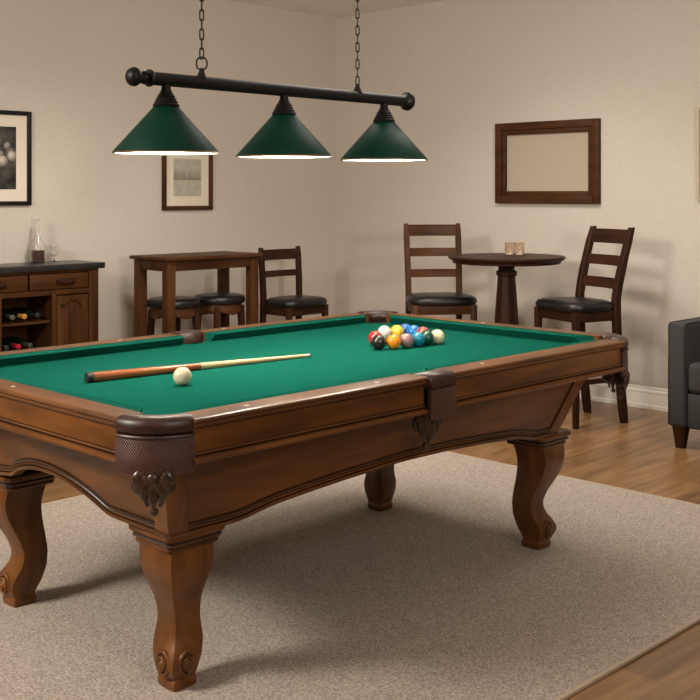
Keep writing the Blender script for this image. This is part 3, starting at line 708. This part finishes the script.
# ------------------------------------------------------------------ ladder-back chairs (front towards -y of their own space)
def ladder_chair(label, loc, rz, zs, zt, w, d, slats, mats, rake=.11, splay=.05, wfront=None, group=None, cw=None, pw=.036):
    MX, MY, MZ = mats; wf = wfront or w
    t = thing('dining_chair', label, 'chair', loc, rz, group=group, local=True)
    cw = cw or w+.06
    b = BM(); cushion(b, cw, d+.07, zs-.062, .062, e=3.6, wf=-.16, cy=-.015); obj('seat', b, BLEATHER, t, smooth=60)
    ap_t, ap_b = zs-.058, zs-.120
    b = BM()
    beam(b, (-wf/2, -d/2, (ap_t+ap_b)/2), (wf/2, -d/2, (ap_t+ap_b)/2), .022, ap_t-ap_b); beam(b, (-w/2, d/2, (ap_t+ap_b)/2), (w/2, d/2, (ap_t+ap_b)/2), .022, ap_t-ap_b)
    for s in (-1, 1): beam(b, (s*wf/2, -d/2, (ap_t+ap_b)/2), (s*w/2, d/2, (ap_t+ap_b)/2), .022, ap_t-ap_b)
    obj('seat_rail', b, MX, t, smooth=30)
    for s in (-1, 1):
        b = BM(); beam(b, (s*wf/2, -d/2, ap_t), (s*wf/2, -d/2, 0), .038, .038, up=(0, 1, 0), w1=.030, d1=.030); obj('leg', b, MZ, t, smooth=30)
    def rear(s, z, off=0):
        if z < zs: y = d/2+splay*((zs-z)/zs)**1.6
        else: y = d/2+rake*((z-zs)/(zt-zs))**1.25
        return Vector((s*(w/2+.006*max(0, (z-zs)/(zt-zs))), y+off, z))
    for s in (-1, 1):
        b = BM(); rings = []
        for k in range(15):
            z = zt*k/14; p = rear(s, z); g = pw/2*(.85 if k == 0 else 1); dd = g*(1.1 if k < 12 else .95)
            if k == 14: g *= .75; dd *= .75; p = rear(s, zt+.004)
            rings.append([(p.x+g*u, p.y+dd*v, p.z) for u, v in ((-1, -.8), (-.8, -1), (.8, -1), (1, -.8), (1, .8), (.8, 1), (-.8, 1), (-1, .8))])
        loft(b, rings); obj('rear_post', b, MZ, t, smooth=30)
    for z0, z1 in slats:
        b = BM(); n = 10; rings = []
        for i in range(n+1):
            u = i/n*2-1; cv = .018*(1-u*u); r0, r1 = rear(0, z0, cv), rear(0, z1, cv); x = u*(w/2-.004)
            rings.append([(x, r0.y-.009, z0), (x, r1.y-.009, z1+.0), (x, r1.y+.007, z1), (x, r0.y+.007, z0)])
        loft(b, rings); obj('back_slat', b, MX, t, smooth=30)
    b = BM()
    for s in (-1, 1):
        beam(b, (s*wf/2, -d/2, zs*.36), (s*w/2, d/2+splay*.5, zs*.36), .018, .030)
    beam(b, (-wf/2, -d/2, zs*.26), (wf/2, -d/2, zs*.26), .020, .032); beam(b, (-w/2, d/2+splay*.55, zs*.40), (w/2, d/2+splay*.55, zs*.40), .018, .030)
    obj('stretcher', b, MX, t, smooth=30)
    return t
CG = 'ladder back chairs with black leather seats'
def facing(fx, fy_): return math.atan2(fx, -fy_)     # local -y -> (fx, fy)
ladder_chair('tall brown ladder back chair between round table and room corner, black leather seat', (4.022, 2.478, 0), facing(-.61, -.79), .700, 1.150, .345, .33,
             [(.795, .848), (.934, .990), (1.070, 1.146)], (DX, DY, DZ), rake=.06, wfront=.38, group=CG, cw=.44)
ladder_chair('tall dark ladder back chair right of the round table, back turned to the armchair', (4.108, 1.480, 0), facing(-.94, .34), .728, 1.150, .345, .300,
             [(.790, .852), (.925, .985), (1.055, 1.140)], (EX, EY, EZ), rake=.11, splay=.06, wfront=.37, group=CG, cw=.43, pw=.042)
ladder_chair('low dark chair with two back slats near the room corner, right of rectangular table', (3.765, 3.60, 0), facing(0, -1), .625, .968, .345, .27,
             [(.760, .805), (.880, .955)], (EX, EY, EZ), rake=.02, splay=.03, group=CG, cw=.40)

# ------------------------------------------------------------------ round bistro table and glasses
bx0, by0 = 4.125, 2.012
rt = thing('round_table', 'round dark wooden pedestal table between two tall chairs by the right wall', 'table', (bx0, by0, 0))
b = BM(); lathe(b, [(.002, .915), (.325, .915), (.338, .918), (.340, .930), (.350, .936), (.362, .944), (.368, .950), (.368, .957), (.362, .961), (.002, .961)], (bx0, by0, 0), n=72); obj('tabletop', b, EX, rt, smooth=30)
b = BM(); rings = []
for r, z in ((.055, .914), (.062, .905), (.062, .895), (.052, .892), (.052, .872), (.066, .866), (.066, .838), (.056, .832), (.058, .80), (.066, .70), (.078, .52), (.088, .38), (.088, .30), (.075, .27), (.110, .22), (.115, .10)):
    n = 10; rings.append([(bx0+r*math.cos(2*PI*(i+.3)/n), by0+r*math.sin(2*PI*(i+.3)/n), z) for i in range(n)])
loft(b, rings); obj('pedestal', b, EZ, rt, smooth=20)
for k in range(4):
    a = PI/4+k*PI/2; b = BM(); c, s = math.cos(a), math.sin(a)
    pts = [(bx0+c*r, by0+s*r, z) for r, z in ((.05, .15), (.12, .14), (.19, .10), (.25, .05), (.29, .027))]
    tube(b, pts, [.035, .034, .030, .026, .024], n=10); obj('foot', b, EX, rt, smooth=40)
def tumbler(x, y, label):
    b = BM(); z = .961; lathe(b, [(.002, 0), (.028, 0), (.030, .003), (.0315, .080), (.0295, .080), (.0282, .012), (.002, .012)], (x, y, z), n=32, cap=False)
    tag(obj('tumbler_glass', b, TGLASS, loc=(x, y, z), smooth=50), label, 'glass', 'tumblers on the round table')
s_, c_ = math.sin(.7935), math.cos(.7935)
for r, lab in ((1.029, 'left one of two clear tumblers standing together on the round table'), (1.093, 'right one of two clear tumblers standing together on the round table')):
    d = 7.10; tumbler(-1.529+d*s_+r*c_, -2.164+d*c_-r*s_, lab)

# ------------------------------------------------------------------ armchair
ac = thing('armchair', 'charcoal grey fabric armchair with tapered dark legs against the right wall', 'armchair', (4.22, .27, 0))
ax0, ax1, ay0, ay1 = 3.845, 4.66, -.155, .750
def soft(b, x0, x1, y0, y1, z0, z1, r): box(b, x0, x1, y0, y1, z0, z1, r, 4)
for y0, y1 in ((ay1-.105, ay1), (ay0, ay0+.105)):
    b = BM(); soft(b, ax0, ax1-.02, y0, y1, .115, .668, .022); a_ = obj('armrest', b, FABRIC, ac, smooth=60)
    b = BM(); yy = y0+.004 if y0 > .3 else y1-.004
    for e in (y0+.006, y1-.006):
        tube(b, [(ax0+.003, e, .125), (ax0+.003, e, .4), (ax0+.003, e, .648), (ax0+.012, e, .661), (ax0+.03, e, .666), (ax1-.06, e, .666)], .0032, n=6)
    obj('piping', b, plain('black_piping', (.008, .008, .008), .8), a_)
b = BM(); soft(b, ax0+.012, ax1-.15, ay0+.107, ay1-.107, .115, .300, .012); obj('seat_base', b, FABRIC, ac, smooth=60)
b = BM(); soft(b, ax0+.004, ax1-.16, ay0+.108, ay1-.108, .304, .462, .030); obj('seat_cushion', b, FABRIC, ac, smooth=60)
b = BM(); soft(b, ax1-.17, ax1, ay0+.107, ay1-.107, .115, .80, .035); obj('backrest', b, FABRIC, ac, smooth=60)
for x, y in ((ax0+.052, ay1-.052), (ax0+.052, ay0+.052), (ax1-.07, ay1-.052), (ax1-.07, ay0+.052)):
    b = BM(); squares(b, [(.022, 0), (.023, .002), (.038, .116)], x, y, n=24, e=8); obj('leg', b, EZ, ac, smooth=40)
